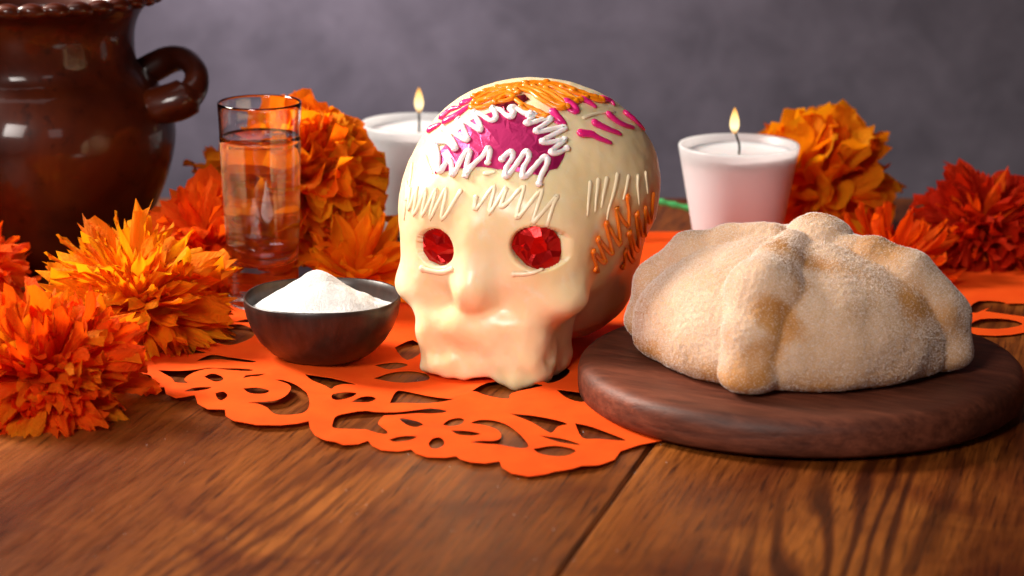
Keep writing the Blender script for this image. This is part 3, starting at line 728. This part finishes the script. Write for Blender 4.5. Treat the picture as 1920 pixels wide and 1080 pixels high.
liq_p = [(0, 0.0226 - e), (0.0075, 0.0228 - e), (0.0118 + e, 0.0240 - e), (0.0139 + e, 0.0262)] + [(ri(z) + e, z) for z in np.linspace(0.0300, LZ, 18)] + [(ri(LZ) - 0.0006, LZ - 0.0006), (ri(LZ) - 0.0018, LZ - 0.0010), (0, LZ - 0.0010)]
liq = mesh_obj('clear_liquor', *lathe(liq_p, 128), M['liquid']); liq.location = glass.location
tag(liq, 'clear liquor filling most of the shot glass', 'drink')

# ================================================================== CANDLES
def candle(px, py, label, seed, tilt):
    c = on_z(px, py, 0.0); rnd = random.Random(seed)
    t = thing('votive_candle', label, 'candle', (c[0], c[1], 0.0025), 0, 'lit white votive candles')
    H = 0.0665; rb, rt = 0.0232, 0.0350
    r = lambda z: rb + (rt - rb) * z / H
    cup = [(0, 0.0), (rb - 0.002, 0.0), (rb, 0.0015)] + [(r(z), z) for z in np.linspace(0.006, H - 0.001, 8)] + [(rt - 0.0004, H), (rt - 0.0022, H), (rt - 0.0030, H - 0.0010), (r(H * 0.86) - 0.0036, H * 0.86), (0.018, H * 0.84), (0, H * 0.84)]
    mesh_obj('glass_cup', *lathe(cup, 96), M['frost'], t)
    wz = H - 0.0048
    mesh_obj('wax', *lathe([(r(wz) - 0.0035, wz - 0.003), (r(wz) - 0.0034, wz + 0.0004), (r(wz) - 0.0050, wz - 0.0002), (0.015, wz - 0.0008), (0.007, wz - 0.0013), (0.002, wz - 0.0012), (0, wz - 0.0010)], 64), M['wax'], t)
    P = smooth_path([(0, 0, wz - 0.003), (0.0002, 0, wz + 0.004), (tilt * 0.5, 0, wz + 0.009), (tilt, 0.0, wz + 0.0135)], 5)
    wk = mesh_obj('wick', *tube(P, 0.00075, 7), M['wick'], t)
    fp = [(0, 0), (0.0013, 0.0010), (0.0024, 0.0035), (0.0030, 0.0065), (0.0029, 0.0095), (0.0022, 0.0130), (0.0013, 0.0162), (0.0005, 0.0182), (0, 0.0190)]
    f = mesh_obj('flame', *lathe(fp, 24), M['flame'], wk); f.location = (tilt, 0, wz + 0.0105); f.scale = (0.92, 0.92, 0.84)
    return t
candle(1381, 489, 'lit white candle in a frosted cup behind the bread', 1, -0.0028)
candle(787, 440, 'lit white candle in a frosted cup partly hidden left of the skull', 2, 0.0002)

# ================================================================== CLAY POT
pc = on_z(82, 486, 0.0)
pot = thing('clay_pot', 'glazed brown clay pot with wavy rim and loop handle at the left edge', 'pot', (pc[0], pc[1], 0.0005))
pp_ = [(0, 0.0), (0.040, 0.0), (0.045, 0.002), (0.054, 0.016), (0.0635, 0.036), (0.0705, 0.056), (0.0742, 0.074), (0.0745, 0.088), (0.0715, 0.102), (0.0655, 0.114), (0.0590, 0.1215), (0.0558, 0.128), (0.0552, 0.138), (0.0562, 0.150), (0.0600, 0.160), (0.0655, 0.1665), (0.0690, 0.1690), (0.0700, 0.1708), (0.0690, 0.1722), (0.0645, 0.1708), (0.058, 0.166), (0.0520, 0.155), (0.0505, 0.138), (0.0540, 0.122), (0.066, 0.105), (0.069, 0.085), (0.063, 0.05), (0.045, 0.010), (0, 0.007)]
pd = [tuple(p) for p in smooth_path([np.array(p) for p in pp_], 4)]; pd[0] = (0, 0.0); pd[-1] = (0, 0.007)
pd = [(max(r, 0.0) * 1.035, z * 0.905) for r, z in pd]
PN = Noise(51, 30.0)
def potf(t, i):
    r, z = pd[i]; wv = 0.0006 * math.sin(3 * t + 1) + 0.0008 * float(PN(np.array([r * math.cos(t), r * math.sin(t), z])))
    return (wv if r > 0.02 else 0, 0)
pot_body = mesh_obj('pot_body', *lathe(pd, 160, potf), M['pot'], pot)
# pinched rope along the rim: one twisted lump after another
V = []; F = []; n1, n2 = 480, 14
for a in range(n1):
    t = 2 * math.pi * a / n1
    for b in range(n2):
        q = 2 * math.pi * b / n2
        ph = (t * 34 / (2 * math.pi) + 0.16 * math.sin(q + 0.6)) % 1.0
        lump = 0.0028 + 0.0024 * math.sin(math.pi * ph) ** 0.8
        rr = 0.0705 + lump * math.cos(q) * 1.05; z = 0.1545 + lump * math.sin(q) * 0.85
        V.append((rr * math.cos(t), rr * math.sin(t), z))
for a in range(n1):
    for b in range(n2):
        a2, b2 = (a + 1) % n1, (b + 1) % n2; F.append((a * n2 + b, a2 * n2 + b, a2 * n2 + b2, a * n2 + b2))
mesh_obj('wavy_rim', V, F, M['pot'], pot_body)
# loop handle on the camera-right side
def hpt(px, py, dy): return on_y(px, py, pc[1] + dy) - np.array([pc[0], pc[1], 0.0005])
HP = smooth_path([hpt(238, 150, 0.022), hpt(280, 130, 0.026), hpt(318, 112, 0.024), hpt(348, 112, 0.014), hpt(368, 136, -0.004), hpt(362, 170, -0.016), hpt(332, 190, -0.020), hpt(285, 200, -0.020)], 7)
hr = [0.0077 + 0.0012 * math.sin(3.0 * i / len(HP) * math.pi) + (0.0025 if i > len(HP) * 0.75 else 0) for i in range(len(HP))]
mesh_obj('handle', *tube(HP, hr, 16), M['pot'], pot)

# ================================================================== PAPER FLOWERS
def petal_mesh(kind, seed):
    """unit length petal: base at the origin, tip towards +y, inner face +z"""
    r = random.Random(seed); nu, nv = 6, 7
    if kind == 'wide':   w, tip, cup, bend, ruf = r.uniform(0.5, 0.75), 0.86, r.uniform(-0.05, 0.22), r.uniform(-0.28, 0.20), 0.11
    elif kind == 'broad': w, tip, cup, bend, ruf = r.uniform(0.75, 1.05), 0.80, r.uniform(0.05, 0.26), r.uniform(-0.10, 0.26), 0.06
    elif kind == 'point': w, tip, cup, bend, ruf = r.uniform(0.15, 0.27), 0.22, r.uniform(0.05, 0.30), r.uniform(-0.25, 0.15), 0.02
    elif kind == 'strap': w, tip, cup, bend, ruf = r.uniform(0.30, 0.44), 0.40, r.uniform(0.1, 0.5), r.uniform(-0.1, 0.25), 0.02
    else:                 w, tip, cup, bend, ruf = r.uniform(0.24, 0.46), 0.66, r.uniform(0.0, 0.28), r.uniform(-0.40, 0.12), 0.085      # ragged
    ph = r.uniform(0, 6.28); fr = r.uniform(3.0, 5.5); V = []; tw = r.uniform(-0.7, 0.7); cr = 0.02 * w / 0.5; hook = r.uniform(-0.22, 0.12)
    jag = [r.uniform(-0.15, 0.06) for _ in range(nu + 1)]
    for j in range(nv + 1):
        t = j / nv
        if kind in ('point', 'strap'): ww = w * (0.30 + 0.70 * math.sin(min(1, t / 0.62) * math.pi / 2)) * (1 if t < 0.62 else 1 - (1 - tip * 0.35) * ((t - 0.62) / 0.38) ** 1.7)
        else: ww = w * (0.16 + 0.84 * math.sin(min(1, t / 0.78) * math.pi / 2) ** 1.2) * (1 if t < 0.78 else 1 - (1 - tip) * ((t - 0.78) / 0.22) ** 2)
        for i in range(nu + 1):
            s = -1 + 2 * i / nu
            x = s * ww / 2; y = t - 0.10 * s * s * t * t + jag[i] * max(0, (t - 0.6) / 0.4) ** 1.5 * (1 if kind in ('ragged', 'wide', 'broad') else 0.35)
            z = cup * ww * s * s + bend * t * t + hook * max(0, t - 0.65) ** 2 * 6 + ruf * t * t * math.sin(fr * s + ph) + r.uniform(-0.012, 0.012) + cr * t * math.sin(9.0 * s + 5.0 * t + ph * 2)
            a = tw * t * t; x, z2 = x * math.cos(a) - (z - bend * t * t) * math.sin(a), x * math.sin(a) + (z - bend * t * t) * math.cos(a) + bend * t * t
            V.append((x, y, z2))
    F = [(j * (nu + 1) + i, j * (nu + 1) + i + 1, (j + 1) * (nu + 1) + i + 1, (j + 1) * (nu + 1) + i) for j in range(nv) for i in range(nu)]
    me = bpy.data.meshes.new(kind + '_petal'); me.from_pydata(V, [], F); me.update(); me.shade_smooth(); return me
def petal_set(kind, mat, n, seed):
    out = []
    for k in range(n):
        me = petal_mesh(kind, seed * 100 + k); me.materials.append(mat); out.append(me)
    return out
def flower(label, px, py, ycen, Rm, axis, n, meshes, tmax=110, seed=1, tmin=0.0, squash=1.0, lens=(0.8, 1.08), keep_z=0.002, core=0.30, bulk=1.0):
    c = on_y(px, py, ycen); c = Vector(c); rnd = random.Random(seed)
    f = thing('paper_flower', label, 'flower', (c.x, c.y, max(c.z, 0.004)), 0, 'orange crepe paper flowers')
    ax = Vector(axis).normalized(); tm = math.cos(R(tmax)); t0 = math.cos(R(tmin))
    # small bound centre that the petals are tied to
    cz = min(0.45 * Rm, max(0.1 * Rm, f.location.z - 0.003)); cw = 0.50 * Rm * bulk
    V, F = lathe([(0, -cz), (0.6 * cw, -0.8 * cz), (cw * 0.95, -0.25 * cz), (cw, 0.1 * cw), (0.8 * cw, 0.55 * cw), (0.45 * cw, 0.82 * cw), (0, 0.92 * cw)], 22, lambda t, i: (0.05 * cw * math.sin(7 * t + i * 2), 0.04 * cw * math.sin(5 * t + i)))
    mesh_obj('flower_core', V, F, meshes[0].materials[0], f)
    tang = ax.orthogonal().normalized(); bit = ax.cross(tang)
    for k in range(n):
        u = (k + 0.5) / n; ct = t0 + (tm - t0) * u + rnd.uniform(-0.03, 0.03); ct = max(-1, min(1, ct)); sn = math.sqrt(1 - ct * ct)
        a = k * 2.399963 + rnd.uniform(-0.25, 0.25)
        d = (ax * ct + (tang * math.cos(a) + bit * math.sin(a)) * sn).normalized()
        L = Rm * rnd.uniform(*lens) * (1 if squash == 1 else (squash + (1 - squash) * sn))
        start = d * (core * Rm * rnd.uniform(0.2, 1.0))
        tipz = f.location.z + (start + d * L).z
        if tipz < keep_z:                                      # rest on the table instead of going through it
            need = (keep_z - f.location.z - start.z) / L
            h2 = math.hypot(d.x, d.y) + 1e-9; nz = max(-0.95, min(0.95, need)); s2 = math.sqrt(1 - nz * nz) / h2
            d = Vector((d.x * s2, d.y * s2, nz + rnd.uniform(0, 0.10))).normalized()
        up = ax - d * ax.dot(d)
        if up.length < 0.2: up = (tang * rnd.uniform(-1, 1) + bit * rnd.uniform(-1, 1)); up -= d * up.dot(d)
        up.normalize(); up = (Quaternion(d, rnd.gauss(0, 0.45)) @ up).normalized(); xx = d.cross(up)
        m3 = Matrix((xx, d, up)).transposed()
        o = bpy.data.objects.new('petal', meshes[rnd.randrange(len(meshes))]); COL.objects.link(o); o.parent = f
        sw = rnd.uniform(0.85, 1.2)
        o.matrix_local = Matrix.Translation(start) @ m3.to_4x4() @ Matrix.Diagonal((L * sw, L, L, 1))
    return f
P_or = mk_petal('orange crepe', (0.97, 0.215, 0.006), (0.99, 0.22, 0.004))
P_am = mk_petal('amber crepe', (0.98, 0.32, 0.006), (0.99, 0.33, 0.004))
P_rd = mk_petal('red orange crepe', (0.97, 0.115, 0.004), (0.99, 0.105, 0.003))
P_shade = mk_petal('shade darkened red crepe', (0.66, 0.028, 0.003), (0.66, 0.024, 0.002))  # low light on the right-edge flower, put into its crepe colour
wide_or = petal_set('wide', P_or, 6, 1); wide_am = petal_set('broad', P_am, 7, 2); ruf_am = petal_set('wide', P_am, 4, 12); rag_am = petal_set('ragged', P_am, 7, 3); rag_rd = petal_set('ragged', P_rd, 7, 4)
pt_am = petal_set('point', P_am, 5, 5); strap_or = petal_set('strap', P_am, 6, 6); rag_shade = petal_set('ragged', P_shade, 7, 7); wide_rd = petal_set('wide', P_rd, 5, 8); rag_or = petal_set('ragged', P_or, 7, 9); pt_rd = petal_set('point', P_rd, 5, 10)
GY = lambda py: on_z(960, py)[1]
flower('large ruffled orange paper flower behind the shot glass', 560, 346, GY(528), 0.0410, (-0.1, -0.45, 1), 230, wide_or + ruf_am, 135, 11)
flower('dark orange paper flower peeking out behind the left side of the shot glass', 442, 368, GY(470), 0.029, (-0.5, -0.2, 1), 60, rag_or, 120, 12)
flower('red orange paper flower between the clay pot and the shot glass', 392, 462, GY(548), 0.033, (-0.2, -0.6, 0.9), 150, rag_rd + wide_rd[:2], 125, 13)
flower('orange paper flower with strap petals behind the sugar bowl', 668, 522, GY(560), 0.037, (0.05, -0.35, 1), 40, strap_or, 88, 14, lens=(0.75, 1.1), bulk=0.45)
flower('bright yellow orange spiky paper flower in front of the clay pot', 256, 585, GY(640), 0.0465, (0.12, -0.30, 1), 280, rag_am + pt_am * 2, 105, 15, lens=(0.62, 1.05))
flower('red orange paper flower nearest the camera at the left edge', 92, 716, GY(765), 0.041, (-0.1, -0.35, 1), 260, rag_rd * 2 + rag_or, 112, 16, lens=(0.68, 1.08))
flower('red orange paper flower cut by the left edge beside the pot foot', -35, 512, GY(560), 0.026, (0.3, -0.3, 1), 60, rag_rd, 110, 17)
fG = flower('large orange paper flower with broad petals behind the right candle', 1526, 350, GY(446), 0.043, (-0.55, -0.35, 1), 82, wide_am * 2, 140, 18, lens=(0.85, 1.1))
flower('orange red paper flower coloured darker for dim light at the right edge behind the bread', 1838, 448, GY(486), 0.0375, (0.0, -0.3, 1), 250, rag_shade * 2 + pt_rd, 110, 19, lens=(0.65, 1.08))
flower('small red orange paper flower peeking over the right side of the bread', 1668, 508, GY(520), 0.034, (0.25, -0.3, 1), 60, pt_rd + rag_rd[:2], 100, 20, bulk=0.5)
# green chenille stem of the broad-petalled flower
sp = [on_y(x, y, GY(455) + dy) for x, y, dy in ((1540, 400, 0.0), (1430, 408, 0.004), (1340, 400, 0.006), (1262, 384, 0.006), (1215, 374, 0.006), (1150, 372, 0.004), (1090, 400, 0.0), (1050, 440, -0.01))]
sp = [np.array(p) - np.array(fG.location) for p in sp]
pth = smooth_path(sp, 8)
mesh_obj('stem', *tube(pth, [0.0019 + 0.0004 * math.sin(i * 1.9) for i in range(len(pth))], 8), M['green'], fG)

# loose sugar grains spilt on the table
rg = random.Random(77); gvs = []; gfs = []
for k in range(70):
    px, py = rg.uniform(150, 1250), rg.uniform(690, 1060)
    p = on_z(px, py, 0.0003)
    s = rg.uniform(0.00013, 0.00026); b = len(gvs)
    gvs += [(p[0] + dx * s, p[1] + dy * s, 0.0003 + dz * s) for dx, dy, dz in ((1, 0, 0), (-1, 0, 0), (0, 1, 0), (0, -1, 0), (0, 0, 1), (0, 0, -1))]
    gfs += [(b + i, b + j, b + l) for i, j, l in ((0, 2, 4), (2, 1, 4), (1, 3, 4), (3, 0, 4), (2, 0, 5), (1, 2, 5), (3, 1, 5), (0, 3, 5))]
o = mesh_obj('spilt_sugar', gvs, gfs, M['sugar'], None, False); tag(o, 'stray white sugar grains spilt over the table front', 'sugar', kind='stuff')
